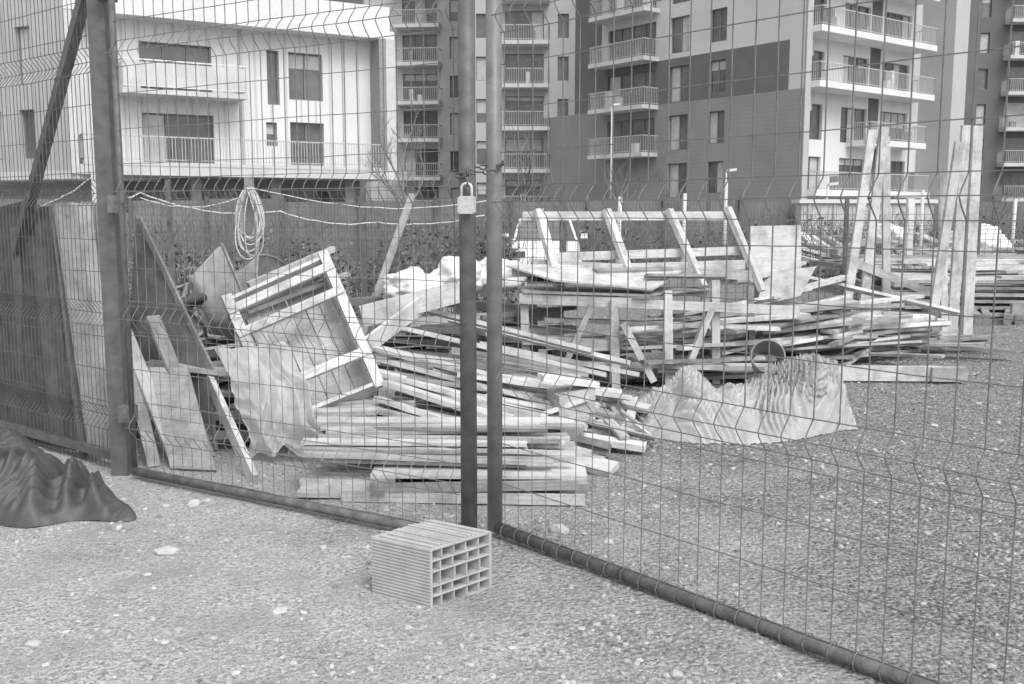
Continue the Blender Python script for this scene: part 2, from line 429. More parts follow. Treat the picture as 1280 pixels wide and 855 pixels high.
mb.grid(f,240,120,'plastic'); mb.make('plastic_sheeting')
mb=MB()
def f(u,v):
    x=.72+.75*u;y=7.45+.5*v
    return (x,y,.03+.28*u*(1-.2*v)*math.sin(math.pi*min(1,v*.7+.25))+.06*fold_(x,y,5,18)+.03*fold_(x,y,2,34)-.03)
mb.grid(f,70,60,'plastic'); mb.make('plastic_sheet')
mb=MB() # bucket
c0=Vector((1.98,7.62,.50));ax=Vector((-.15,-.85,.35)).normalized()
s1=ax.orthogonal().normalized();s2=ax.cross(s1)
for r0,r1,l0,l1 in ((.13,.105,0,-.28),(.12,.10,0,-.27)):
    k=len(mb.v)
    for rr,l in ((r0,l0),(r1,l1)):
        for i in range(20): mb.v.append(tuple(c0+ax*l+s1*rr*math.cos(i*math.pi/10)+s2*rr*math.sin(i*math.pi/10)))
    for i in range(20): mb.face((k+i,k+(i+1)%20,k+20+(i+1)%20,k+20+i),'steel2',None,1,True)
mb.tube([c0+s1*.128*math.cos(i*math.pi/10)+s2*.128*math.sin(i*math.pi/10) for i in range(21)],.007,'steel2',5)
mb.make('bucket')
mb=MB(); TL,TR,BRr,BL=[Vector(v) for v in ((-2.04,6.72,.66),(-1.60,6.85,.70),(-1.22,6.28,.12),(-1.72,6.3,.02))]
def f(u,v):
    e=.06*noise.noise(Vector((u*3,v*3,1)))
    p=(TL*(1-u)+TR*u)*(1-v)+(BL*(1-u)+BRr*u)*v
    p+=Vector((.5,-.8,.5)).normalized()*(.10*math.sin(math.pi*v)*(.6+.4*math.sin(math.pi*u))+.08*fold_(u*.8,v*.35,4,15)+.04*fold_(u,v*.8,8,22)+.012*rid(Vector((u*14,v*12,2))))
    return p+Vector((e,0,e+.09*noise.noise(Vector((u*5,0,6)))*v))
mb.grid(f,90,90,'plastic'); mb.make('plastic_sheet')
def sack(name,c,r,seed):
    mb=MB()
    def f(u,v):
        th=u*2*math.pi; ph=(v-.5)*math.pi
        d=Vector((math.cos(th)*math.cos(ph),math.sin(th)*math.cos(ph),math.sin(ph)))
        q=1+.35*noise.noise(d*1.6+Vector((seed,0,0)))+.13*rid(d*3+Vector((seed,0,0)))+.06*rid(d*7+Vector((seed,0,0)))
        return (c[0]+d.x*r[0]*q,c[1]+d.y*r[1]*q,c[2]+d.z*r[2]*q)
    mb.grid(f,60,36,'bag'); mb.make(name)
sack('plastic_sack',(-.92,9.3,.90),(.28,.3,.15),1); sack('plastic_sack',(-.50,9.4,1.0),(.22,.25,.17),5)
sack('plastic_sack',(-.12,9.8,.98),(.24,.25,.17),9)
mb=MB()
for i in range(34):
    x=U(-1.25,.3);y=U(9.1,9.9);z=U(.05,.78); a=U(-.5,.5)
    mb.plank((x-.5*math.cos(a),y-.5*math.sin(a),z),(x+.5*math.cos(a),y+.5*math.sin(a),z+U(-.1,.1)),U(.1,.25),U(.03,.1),tone=U(.3,.8))
mb.make('timber_offcut_heap')

# ------------------------------------------------------------------ left leaning boards
mb=MB()
for (a,b_,w,t) in [((-2.98,6.70,1.65),(-2.68,6.35,0),.03,.62),((-2.93,6.80,1.66),(-2.66,6.45,0),.05,.8),((-2.90,6.90,1.67),(-2.62,6.60,0),.04,.5),((-3.05,6.8,1.62),(-2.78,6.45,0),.03,.4)]:
    mb.plank(a,b_,.03,.16,tone=t,up=(0.5,.8,0))
mb.make('leaning_boards')
for k,(off,t) in enumerate([(0,.9),(.1,.65),(.22,.8),(.36,.55)]):
    mb=MB()
    x0=-3.0-off*.9; y0=6.75+off*.5
    mb.slabq([(x0+.15,y0-.25,0),(x0-1.7,y0+1.1,0),(x0-1.9,y0+1.35,1.62-.07*k),(x0-.05,y0+.0,1.62+.02*k)],.025,'dkboard',t)
    mb.make('leaning_formwork_panel')
mb=MB()
mb.slabq([(-2.80,7.10,0.0),(-2.00,6.62,0.0),(-2.05,6.70,.56),(-2.66,7.15,1.58)],.03,'dkboard',.9)
mb.plank((-2.62,7.05,1.56),(-2.02,6.66,.52),.02,.04,tone=.42)
mb.make('dark_mesh_panel')
mb=MB(); mb.slabq([(-2.14,6.10,0),(-1.84,6.05,0),(-2.17,6.60,.56),(-2.44,6.62,.56)],.02,'ply',.7); mb.make('plywood_offcut')
mb=MB()
mb.plank((-2.69,6.80,.87),(-2.10,6.14,0),.09,.025,tone=.8)
mb.plank((-2.58,6.62,.66),(-2.27,6.16,0),.08,.025,tone=.65)
mb.plank((-2.45,6.75,.9),(-2.0,6.4,0),.10,.025,tone=.5)
mb.plank((-2.06,6.70,.46),(-1.54,5.80,0),.035,.11,tone=1.0)
mb.plank((-2.52,6.80,.57),(-1.92,6.70,.52),.14,.03,tone=.75)
mb.plank((-2.3,7.2,.05),(-1.2,6.7,.08),.2,.08,tone=.4)
mb.make('leaning_planks')

# ------------------------------------------------------------------ wooden crate
cr=empty('wooden_crate'); mb=MB()
A1=Vector((-2.09,7.30,.96));B1=Vector((-1.45,7.70,1.26));C1=Vector((-.97,7.10,.38));D1=Vector((-1.60,6.75,.17))
nrm=(B1-A1).cross(D1-A1).normalized()
if nrm.y>0: nrm=-nrm
back=-nrm*.34
n_=7
for i in range(n_):
    t0=i/n_;t1=(i+1)/n_-.012
    a=A1.lerp(B1,t0);b_=A1.lerp(B1,t1);c=D1.lerp(C1,t1);d=D1.lerp(C1,t0)
    mb.slabq([a+back*.8,b_+back*.8,c+back*.8,d+back*.8],.018,'ply',U(.78,1.05))
for p,q in ((A1,B1),(B1,C1),(C1,D1),(D1,A1)):
    for o in (.12,.55,):
        c=(p+q)/2+back*o; a=(q-p)/2
        mb.boxv(c,a,nrm*.055,a.cross(nrm).normalized()*.014,'wood',U(.8,1.1))
for t in (.0,1.0):
    p=A1.lerp(B1,t);q=D1.lerp(C1,t)
    mb.plank(p+nrm*.02+(q-p)*-.03,q+nrm*.02+(q-p)*.04,.075,.03,tone=U(.85,1.1),up=nrm)
for t in (.1,.3,.78):
    p=A1.lerp(D1,t);q=B1.lerp(C1,t)
    mb.plank(p+nrm*.035-(q-p)*.05,q+nrm*.035+(q-p)*.03,.07,.028,tone=U(.85,1.15),up=nrm)
mb.make('slats_and_frame',cr)
mb=MB()
mb.plank((-1.99,7.5,1.06),(-1.40,7.85,1.32),.09,.04); mb.plank((-2.02,7.55,.85),(-1.3,7.9,1.12),.1,.03)
mb.plank((-2.0,7.2,.84),(-1.9,6.9,.3),.05,.05)
for i in range(22):
    x=U(-2.0,-1.1);y=U(6.55,7.6);z=U(.05,.3)
    mb.plank((x-.45,y+U(-.2,.2),z),(x+.45,y+U(-.2,.2),z+U(-.05,.08)),U(.05,.16),.03,tone=U(.3,.9))
mb.make('scrap_boards')

# ------------------------------------------------------------------ mid plank heap
mb=MB()
mid=[((-1.07,7.6,.57),(.35,7.2,.28)),((-1.01,7.4,.51),(.45,7.0,.20)),((-1.01,7.2,.45),(.33,6.8,.16)),((-.90,7.0,.40),(.11,6.6,.15)),((-.93,6.8,.32),(-.26,6.4,.19)),
((-.53,8.3,.71),(.96,8.0,.38)),((-.26,8,.55),(1.02,7.9,.31)),((-.79,8.2,.82),(.63,7.8,.51)),((-.88,7.8,.70),(.72,7.5,.37)),((-.40,7.2,.42),(.87,7.2,.25)),((0,6.8,.13),(.53,6.9,.30))]
for a,b_ in mid: mb.plank(a,b_,U(.10,.14),.035,tone=U(.85,1.2),roll=U(-.4,.1))
for i in range(72):
    t=R();cx=U(-.35,.3);cy=U(6.4,8.2);top=.12+.30*(cy-6.4)/1.8+.12*(1-(cx+.6))
    cz=U(.04,max(.1,top)); l=U(.3,.8); a=U(-.55,.2)+(-.1)
    mb.plank((cx-l,cy-l*math.sin(a),cz+l*.12),(cx+l,cy+l*math.sin(a),max(.03,cz-l*.16)),U(.05,.16),U(.02,.05),roll=U(-.6,.4),tone=U(.45,1.2))
mb.make('plank_heap')
mb=MB(); mb.plank((-1.17,7.68,.80),(-.42,8,.97),.03,.17,tone=1.05,mk='ply')
mb.plank((-1.10,7.5,.60),(-.61,8,.96),.03,.14,tone=1.1,mk='ply',roll=.2); mb.make('formwork_board')
mb=MB(); mb.boxv((.42,7.0,.27),Vector((.13,.06,.02)),Vector((-.04,.14,0)),Vector((.0,.02,.085)),'wood',.7)
mb.boxv((.40,6.97,.42),Vector((.20,.04,-.03)),Vector((-.02,.07,0)),Vector((.0,.01,.02)),'wood',1.1)
mb.make('timber_block')
mb=MB()
for i in range(40):
    x=U(.4,1.0);y=U(6.7,7.7);a=U(0,3.1);l=U(.03,.2)
    mb.plank((x-l*math.cos(a),y-l*math.sin(a),U(.02,.12)),(x+l*math.cos(a),y+l*math.sin(a),U(.02,.22)),U(.02,.08),.02,tone=U(.4,1.1))
mb.make('wood_scraps')

# ------------------------------------------------------------------ pallets and boards in front
def pallet(name,c,ang,L_=1.2,W=.8,zb=0.01,tone=1):
    mb=MB();ca,sa=math.cos(ang),math.sin(ang)
    ex=Vector((ca,sa,0));ey=Vector((-sa,ca,0));c=Vector((c[0],c[1],zb))
    def bx(x,y,z,lx,ly,lz,t): mb.boxv(c+ex*x+ey*y+Vector((0,0,z)),ex*lx/2,ey*ly/2,Vector((0,0,lz/2)),'wood',t)
    for y in (-W/2+.05,0,W/2-.05):
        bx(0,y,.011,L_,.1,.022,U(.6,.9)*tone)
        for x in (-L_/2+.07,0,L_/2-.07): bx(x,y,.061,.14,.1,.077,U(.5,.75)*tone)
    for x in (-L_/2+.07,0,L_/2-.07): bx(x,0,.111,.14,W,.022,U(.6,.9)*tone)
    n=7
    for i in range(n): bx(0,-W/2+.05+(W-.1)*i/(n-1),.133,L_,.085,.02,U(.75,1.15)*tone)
    return mb.make(name)
pallet('wooden_pallet',(-.18,5.64),-.02,1.2,.6,.02)
pallet('wooden_pallet',(-.85,7.0),-.25,1.2,.8,.05,tone=.7)
pallet('wooden_pallet',(-.05,6.95),-.2,1.2,.8,.05,tone=.8)
mb=MB()
for i in range(20):
    x0=U(-1.28,-1.0);x1=U(.05,.42);y=U(5.46,6.3);z=.175+.03*(i//7)+.03*max(0,y-5.5)
    sl=U(-.06,.10)
    mb.plank((x0,y+sl,z+U(0,.03)),(x1,y-sl+.03,z+U(-.0,.02)),U(.05,.12),.022,tone=U(.5,1.2),roll=U(-.15,.15))
for i in range(9):
    y=5.42+i*.07
    mb.plank((-1.22+U(0,.1),y+.05,.03+.02*(i%4)),(-.75+U(-.1,.5),y,.03+.02*(i%4)),U(.05,.1),.03,tone=U(.4,1))
mb.plank((-.95,5.38,.04),(.40,5.30,.04),.03,.06,tone=.95)
mb.plank((-.7,5.36,.09),(.36,5.31,.12),.03,.05,tone=.6)
mb.make('board_stack')

# ------------------------------------------------------------------ trestle / bench frames
tr=empty('wooden_trestle_bench'); mb=MB()
W_=lambda a,b_,w=.06,t=.06,tone=None: mb.plank(a,b_,w,t,tone=tone if tone else U(.85,1.12))
W_((.10,9.6,1.57),(2.13,9.9,1.57),.05,.085,1.05)
for a,b_ in (((.25,9.58,1.63),(.46,9.3,.85)),((.91,9.68,1.63),(1.16,9.4,.9)),((1.53,9.78,1.63),(1.83,9.5,.9)),((2.12,9.88,1.65),(2.42,9.6,.85))): W_(a,b_,.085,.05)
W_((.39,9.52,1.18),(2.23,9.82,1.23),.05,.08); W_((0,9.3,1.05),(2.26,9.7,1.10),.05,.09)
W_((.2,9.45,1.12),(2.3,9.6,1.0),.04,.09,.8)
W_((.07,9,.83),(1.07,8.9,.80),.06,.09); W_((.93,8.9,.80),(2.69,9.3,.69),.05,.08)
W_((.11,9.6,.84),(1.9,9.7,.84),.06,.09,.8)
for x,y,z in ((.11,9.05,.82),(.91,8.87,.82),(1.41,9,.9),(1.88,9.2,.98),(.2,9.7,.82),(1.0,9.7,.85),(1.9,9.8,.9)): W_((x,y,z),(x+.03,y,0),.075,.06)
W_((.99,8.8,.62),(1.27,8.8,.10)); W_((1.83,9.1,.73),(1.60,9.05,.15)); W_((.71,8.85,.78),(.50,8.85,.30),.06,.05,.7)
W_((.1,9.0,.45),(1.0,8.9,.42),.05,.08,.7)
W_((2.3,9.6,.9),(2.35,9.6,0.0),.06,.06,.5)
mb.make('frame_members',tr)
mb=MB(); mb.slabq([(-.06,9.3,1.10),(.36,8.95,.99),(1.25,8.85,.91),(1.83,9.9,1.10)],.018,'ply',1.05)
mb.slabq([(.05,9.6,.88),(.1,8.95,.88),(1.2,8.85,.86),(2.0,9.7,.86)],.018,'ply',.6); mb.make('table_top',tr)
mb=MB(); mb.slabq([(2.6,10.8,.55),(3.2,11,.6),(3.22,11.2,1.46),(2.61,11,1.45)],.02,'ply',1.0); mb.make('plywood_sheet')
mb=MB(); mb.slabq([(2.55,10.4,.62),(3.1,10.7,.70),(3.35,11.0,1.0),(2.75,10.8,.95)],.02,'ply',.8); mb.make('plywood_sheet')
mb=MB()
for i in range(28):
    cx=U(.2,2.2);cy=U(8.9,10.2);l=U(.4,.9);a=U(-.3,.5);z=U(.04,.4) if R()<.8 else U(.9,1.08)
    if z>.8: cx=U(.9,1.8);cy=U(9.2,9.6);l=.4
    mb.plank((cx-l*math.cos(a),cy-l*math.sin(a),z),(cx+l*math.cos(a),cy+l*math.sin(a),z+U(-.05,.06)),U(.07,.14),U(.02,.05),roll=U(-.3,.3),tone=U(.35,1.0))
mb.make('plank_heap')

mb=MB()
rt=[((1.68,9.5,.49),(3.88,11.5,.64)),((1.72,9.3,.36),(4.16,11.5,.58)),((1.89,9.8,.54),(4.92,12,.60)),((1.96,9.4,.27),(4.14,11.2,.44)),((2.38,10.2,.91),(3.47,12,1.0)),((3.41,11.8,.85),(5.31,11.8,.42)),((2.70,10.5,.71),(4.05,12,.84)),((2.04,9.6,.41),(3.54,10.5,.49)),((3.07,10.6,.46),(4.11,10.9,.21)),((1.62,9.6,.61),(3.27,11,.75)),((2.31,9.6,.26),(3.67,10.5,.34)),
((.3,9.2,.62),(2.5,9.3,.52)),((1.0,9.0,.55),(2.9,9.8,.6))]
for a,b_ in rt: mb.plank(a,b_,U(.12,.17),.035,tone=U(.95,1.2),roll=U(-.35,.1))
for i in range(64):
    cx=U(2.1,4.4);cy=9.3+(cx-2)*.75+U(-.1,1.5);cz=U(.04,.66-.07*(cx-2)) ;l=U(.5,1.1);a=U(.0,1.05)
    mb.plank((cx-l*math.cos(a),cy-l*math.sin(a),cz+U(-.02,.06)),(cx+l*math.cos(a),cy+l*math.sin(a),cz+U(-.04,.12)),U(.08,.16),U(.02,.05),roll=U(-.5,.2),tone=U(.45,1.15))
for i in range(26):
    cx=U(3.4,5.2);cy=U(10.4,12.2);l=U(.1,.5);a=U(-.8,.9)
    mb.plank((cx-l*math.cos(a),cy-l*math.sin(a),U(.03,.2)),(cx+l*math.cos(a),cy+l*math.sin(a),U(.03,.25)),U(.04,.14),.03,tone=U(.3,.8))
mb.make('timber_heap')
for a,b_,w in (((4.44,12.5,2.61),(4.07,12.2,0),.10),((4.62,12.6,2.65),(4.33,12.3,0),.11),((4.73,12.8,2.43),(4.70,12.4,0),.09),((5.30,12,2.43),(5.02,11.9,0),.10),((5.51,12.3,2.65),(5.47,12.3,0),.12),((5.78,12.6,2.67),(5.80,12.6,0),.12),((5.2,12.2,2.1),(5.3,12.1,0),.08)):
    mb=MB(); mb.plank(a,b_,w,.06,tone=U(.9,1.15)); mb.make('timber_post')
mb=MB(); mb.plank((4.35,12.5,2.5),(4.72,12.7,2.5),.04,.1,tone=.9); mb.plank((4.2,12.35,1.0),(5.5,12.3,.5),.04,.1,tone=.9);mb.make('timber_brace')
mb=MB(); mb.plank((3.04,9.35,.09),(4.05,9.3,.09),.05,.14,tone=1.1); mb.plank((3.95,9.3,.09),(4.28,9.3,.09),.14,.13,tone=.7)
mb.make('timber_beam')
mb=MB()
for l in range(6):
    for i in range(12):
        y=14.7+i*.48;z=.06+l*.1
        if l<5 and i>1 : continue
        mb.plank((5.9+.16*i+U(-.4,.3),y+.7,z),(13,y-.4+U(-.1,.1),z+.03),.34,.05,tone=U(.6,1.1))
for i in range(14):
    y=15+i*.35; mb.plank((6+U(0,2),y,.64+.02*i),(9+U(0,3),y+U(-.8,.8),.66+.02*i),.24,.04,tone=U(.6,1.25))
mb.plank((7.2,14.3,.18),(13,13.8,.18),.08,.26,tone=.6)
for i in range(6): mb.plank((6.3+i*.2+U(-.1,.1),14.2,.05),(6.6+i*.9,20,.3),.1,.2,tone=.5)
mb.make('scaffold_board_stack')
mb=MB()
for i in range(110):
    cx=U(5.5,14);cy=U(20,26);l=U(.2,1.0);a=U(0,3.14);z=U(.1,.9)+.3*noise.noise(Vector((cx*.5,cy*.5,0)))
    mb.plank((cx-l*math.cos(a),cy-l*math.sin(a),z),(cx+l*math.cos(a),cy+l*math.sin(a),z+U(-.3,.4)),U(.1,.3),U(.03,.1),tone=U(.25,1.2))
mb.make('rubble_heap')
sack('plastic_sack',(9.2,19.8,1.0),(.5,.4,.35),21); sack('plastic_sack',(7.9,21,1.1),(.3,.4,.25),24)

# ------------------------------------------------------------------ wheelbarrows
def barrow(loc,rz,rx):
    e=empty('wheelbarrow'); mb=MB()
    def f(u,v):
        th=u*2*math.pi; c,s_=math.cos(th),math.sin(th)
        k=max(abs(c),abs(s_))**.6
        q=(.25*min(1,v/.5)+ (.17*(v-.5)/.5 if v>.5 else 0))/k
        return (q*c*1.35,q*s_*.95,.3*max(0,(v-.5)/.5))
    mb.grid(f,32,12,'barrow')
    rim=[f(i/32,1) for i in range(33)]; mb.tube(rim,.012,'steel2',6)
    mb.make('tray',e); mb=MB()
    for sy in (-1,1):
        mb.tube([(-.55,sy*.05,-.12),(-.2,sy*.18,-.04),(.3,sy*.24,-.03),(.65,sy*.28,.10),(.9,sy*.30,.14)],.016,'steel2',7)
        mb.tube([(.15,sy*.22,-.04),(.25,sy*.24,-.32),(.42,sy*.25,-.32),(.45,sy*.25,-.03)],.013,'steel2',7)
    mb.make('handles_and_legs',e); mb=MB()
    mb.tube([(-.58+.15*math.cos(a),0,-.14+.15*math.sin(a)) for a in [i*math.pi/10 for i in range(21)]],.035,'rubber',8)
    mb.tube([(-.58,-.06,-.14),(-.58,.06,-.14)],.04,'steel2',8)
    mb.make('wheel',e)
    e.location=loc; e.rotation_euler=(rx,0.2,rz)
barrow((-2.55,8.1,.84),1.9,1.25); barrow((-2.3,8.5,.80),1.5,1.5)
mb=MB()
for i in range(26):
    x=U(-3.1,-1.9);y=U(7.6,8.8);z=U(.03,.45);a=U(-.6,.6)
    mb.plank((x-.4*math.cos(a),y-.4*math.sin(a),z),(x+.4*math.cos(a),y+.4*math.sin(a),z+U(-.05,.1)),U(.1,.2),.04,tone=U(.3,.9))
mb.make('scrap_timber')

# ------------------------------------------------------------------ ropes / posts / mid fence
def sag(p,q,s,n=14):
    p=Vector(p);q=Vector(q); return [p.lerp(q,i/n)-Vector((0,0,s*4*(i/n)*(1-i/n)))+Vector((0,0,.015*noise.noise(Vector((i*.7,s*9,1))))) for i in range(n+1)]
mb=MB()
mb.tube(sag((-3.9,8,1.62),(-3.31,8,1.90),.05),.006,'rope',5)
mb.tube(sag((-3.31,8,1.88),(-3.7,10,1.80),.1)+sag((-3.7,10,1.8),(-2.43,10.5,1.62),.10)+sag((-2.43,10.5,1.62),(-1.49,11,1.50),.07)+sag((-1.49,11,1.5),(-.3,11,1.58),.06),.008,'rope',5)
mb.tube(sag((-3.7,10,1.75),(-2.6,10,1.80),.12),.006,'rope',5)
mb.tube(sag((-2.6,10,1.85),(-.2,11,1.75),.15),.006,'rope',5)
mb.make('slack_cable')
mb=MB()
for i in range(9):
    cx=-2.6+U(-.03,.03);rw=U(.06,.13);rh=U(.22,.36);t=U(-.25,.25)
    pts=[]
    for j in range(25):
        a=j*2*math.pi/24; x=rw*math.sin(a)*(1-.35*math.cos(a));z=rh*math.cos(a)
        pts.append((cx+x*math.cos(t)-z*math.sin(t)*.2,9.9+.03*i/9+.04*math.sin(a*2+i),1.84-rh+z))
    mb.tube(pts,.007,'rope',5)
mb.make('coiled_hose')
mb=MB(); mb.box(-2.66,-2.58,10.0,10.08,0,1.95,'wood',.5); mb.make('fence_stake')
mb=MB(); mb.box(-3.34,-3.30,8.0,8.04,0,1.9,'lampw'); mb.make('white_stake')
mb=MB(); mb.plank((-1.09,11,1.80),(-1.66,10.2,.05),.07,.04,tone=.7); mb.make('propped_plank')
ms=empty('site_mesh_fence')
mb=MB()
mesh_panel(mb,(-9,12.6),(.6,12.0),.05,1.88,[.6,1.5],dv=.1,mk='wiredk',r=.0045,dh=.1)
for i in range(5): 
    x=-9+i*2.4; mb.box(x-.03,x+.03,12.57-.0625*(x+9),12.63-.0625*(x+9),0,2.0,'steel')
mb.make('mesh_and_posts',ms)
ms=empty('site_mesh_fence')
mb=MB()
mesh_panel(mb,(.9,17),(16,19),.05,1.7,[.6,1.3],dv=.15,mk='wiredk',r=.0055,dh=.15)
for i in range(7):
    x=.9+i*2.5; mb.box(x-.03,x+.03,17+(x-.9)*.1325,17.06+(x-.9)*.1325,0,1.85,'steel')
mb.make('mesh_and_posts',ms)
for x,y,h in ((3.6,21,2.0),(5.1,24,2.3),(9.0,22,2.1),(11.5,23,1.9),(2.0,19,1.9)):
    mb=MB(); mb.tube([(x,y,0),(x+U(-.05,.05),y,h)],.04,'slab',8); mb.make('site_pole')

def hedge(name,x0,x1,y,dep,h,n,leaf=.05,tw=300,tr_=.010):
    mb=MB()
    for i in range(tw):
        x=U(x0,x1);yy=y+U(0,dep);hh=h*(.75+.45*noise.noise(Vector((x*.6,yy,2)))+U(-.15,.25))
        a=Vector((x,yy,0)); b_=a+Vector((U(-.4,.4),U(-.2,.2),hh)); mid_=(a+b_)/2+Vector((U(-.12,.12),0,0))
        mb.tube([a,mid_,b_],tr_,'bark',3,r2=.003,cap=False)
        for k in range(5):
            p=a.lerp(b_,U(.3,.95)); mb.tube([p,p+Vector((U(-.3,.3),U(-.2,.2),U(.1,.4)))],tr_*.4,'bark',3,cap=False)
    c=0
    while c<n:
        x=U(x0,x1);yy=y+U(0,dep)
        hh=h*(.7+.5*noise.noise(Vector((x*.7,yy*.5,2)))+.2*noise.noise(Vector((x*3,yy,7))))
        z=U(0,1)*hh
        if noise.noise(Vector((x*2.2,yy*2.2,z*2.2)))<-.05: continue
        c+=1
        d=Vector((U(-1,1),U(-1,1),U(-1,1))).normalized();e=d.orthogonal().normalized();s=leaf*U(.5,1.4);p=Vector((x,yy,z));f_=d.cross(e)
        mb.quad(p-e*s-f_*s*.5,p+e*s*.2-f_*s*.8,p+e*s+f_*s*.4,p-e*s*.3+f_*s*.7,'leaf',None,U(.5,1.9))
    return mb.make(name)
hedge('hedge',-13,.1,13.2,1.6,1.58,16000,.03,650,.008)
hedge('hedge',-2,16,28,3,1.6,5000,.05,900,.014)
hedge('brush_heap',4.5,16,22,2,1.0,2500,.05,400,.012)

mb=MB()
for i in range(30):
    x=-30+i*2.5
    mb.box(x,x+2.46,33+.02*(i%2),33.06+.02*(i%2),0,1.95+.05*(i%3),'hoard')
    mb.box(x-.05,x+.03,32.9,32.98,0,2.15,'steel')
mb.make('site_hoarding')
mb=MB(); mb.box(9.2,13.4,31.9,32.6,0,1.9,'slab'); mb.box(9.1,13.5,31.8,32.7,1.9,2.02,'white')
for i in range(5): mb.box(9.4+i*.8,9.46+i*.8,31.84,31.9,0,1.88,'grey')
mb.make('garden_wall')
car=empty('parked_car'); mb=MB()
cx,cy=.78,22.5
st=[(0,.30,.62,.70),(.12,.24,.80,.80),(.9,.22,.94,.84),(1.15,.22,.98,.85),(3.2,.22,1.0,.85),(3.7,.24,.85,.80),(3.85,.32,.6,.72)]
k=len(mb.v)
for (yy,zl,zh,hw) in st:
    for x,z in ((-hw*.93,zl),(-hw,(zl+zh)/2),(-hw*.94,zh-.06),(-hw*.8,zh),(hw*.8,zh),(hw*.94,zh-.06),(hw,(zl+zh)/2),(hw*.93,zl)):
        mb.v.append((cx+x,cy+yy,z))
for i in range(len(st)-1):
    for j in range(8):
        mb.face((k+i*8+j,k+i*8+(j+1)%8,k+(i+1)*8+(j+1)%8,k+(i+1)*8+j),'carw',None,1,False)
mb.face([k+j for j in range(8)],'carw'); mb.face([k+(len(st)-1)*8+j for j in range(8)],'carw')
cb=[(.95,.95,.72),(1.5,1.42,.58),(2.8,1.44,.58),(3.5,.99,.70)]
k=len(mb.v)
for yy,z,hw in cb:
    for x in (-hw,hw): mb.v.append((cx+x,cy+yy,z))
mb.face((k,k+1,k+3,k+2),'glass'); mb.face((k+2,k+3,k+5,k+4),'carw'); mb.face((k+4,k+5,k+7,k+6),'glass')
mb.face((k,k+2,k+4,k+6),'glass'); mb.face((k+1,k+7,k+5,k+3),'glass')
mb.box(cx-.58,cx+.58,cy+1.5,cy+2.8,1.445,1.48,'carw')
for s in (-1,1):
    mb.plank((cx+s*.73,cy+.93,.96),(cx+s*.59,cy+1.5,1.44),.05,.04,mk='carw'); mb.box(cx+s*.62-.14,cx+s*.62+.14,cy-.01,cy+.1,.60,.74,'glass'); mb.box(cx+s*.93-.08,cx+s*.93+.08,cy+1.2,cy+1.3,1.0,1.11,'carw')
mb.box(cx-.35,cx+.35,cy-.02,cy+.02,.34,.5,'dark')
mb.make('body',car); mb=MB()
for s in (-1,1):
    for yy in (.75,3.05):
        mb.tube([(cx+s*.72,cy+yy,.3),(cx+s*.86,cy+yy,.3)],.3,'rubber',16); mb.tube([(cx+s*.86,cy+yy,.3),(cx+s*.87,cy+yy,.3)],.18,'steel2',12)
mb.make('wheels',car)

def tree(name,x,y,h,seed,spread=.45):
    random.seed(seed); mb=MB()
    def br(p,d,l,r,lv):
        pts=[p];q=p;dd=d
        for i in range(4):
            dd=(dd+Vector((U(-.18,.18),U(-.18,.18),U(-.02,.14)))).normalized(); q=q+dd*l/4; pts.append(q)
        mb.tube(pts,r,'bark',6 if lv<2 else 3,r2=r*.45,cap=False)
        if lv<5:
            for k in range(5 if lv==0 else 3):
                i=random.choice((1,2,3,4) if lv else (2,3,4)); s=Vector((U(-1,1),U(-1,1),U(.1,.9))).normalized()
                br(pts[i],(dd*.6+s*spread*1.6).normalized(),l*U(.5,.72),r*.5,lv+1)
    br(Vector((x,y,0)),Vector((0,0,1)),h*.45,h*.016,0)
    return mb.make(name)
tree('bare_tree',-2.9,30,5.2,3); tree('bare_tree',3.6,36,4.6,5); tree('bare_tree',.5,45,6,8); tree('bare_tree',13.5,29,3.4,9); tree('bare_tree',6.2,40,4.3,11)
random.seed(99)
def lamp(x,y,h):
    e=empty('street_lamp'); mb=MB(); mb.tube([(x,y,0),(x,y,h)],.045,'slab',8,r2=.03)
    mb.make('pole',e); mb=MB(); mb.tube([(x,y,h),(x+.05,y,h+.08),(x+.2,y,h+.1)],.03,'slab',8)
    mb.boxv((x+.22,y,h+.08),Vector((.17,0,.02)),Vector((0,.1,0)),Vector((0,0,.05)),'lampw'); mb.make('head',e)
lamp(8.5,40,3.2); lamp(5.1,52,7.0); lamp(11.9,38,2.6)
mb=MB(); mb.box(7.1,7.22,18,18.1,0,1.85,'lampw'); mb.make('marker_post')

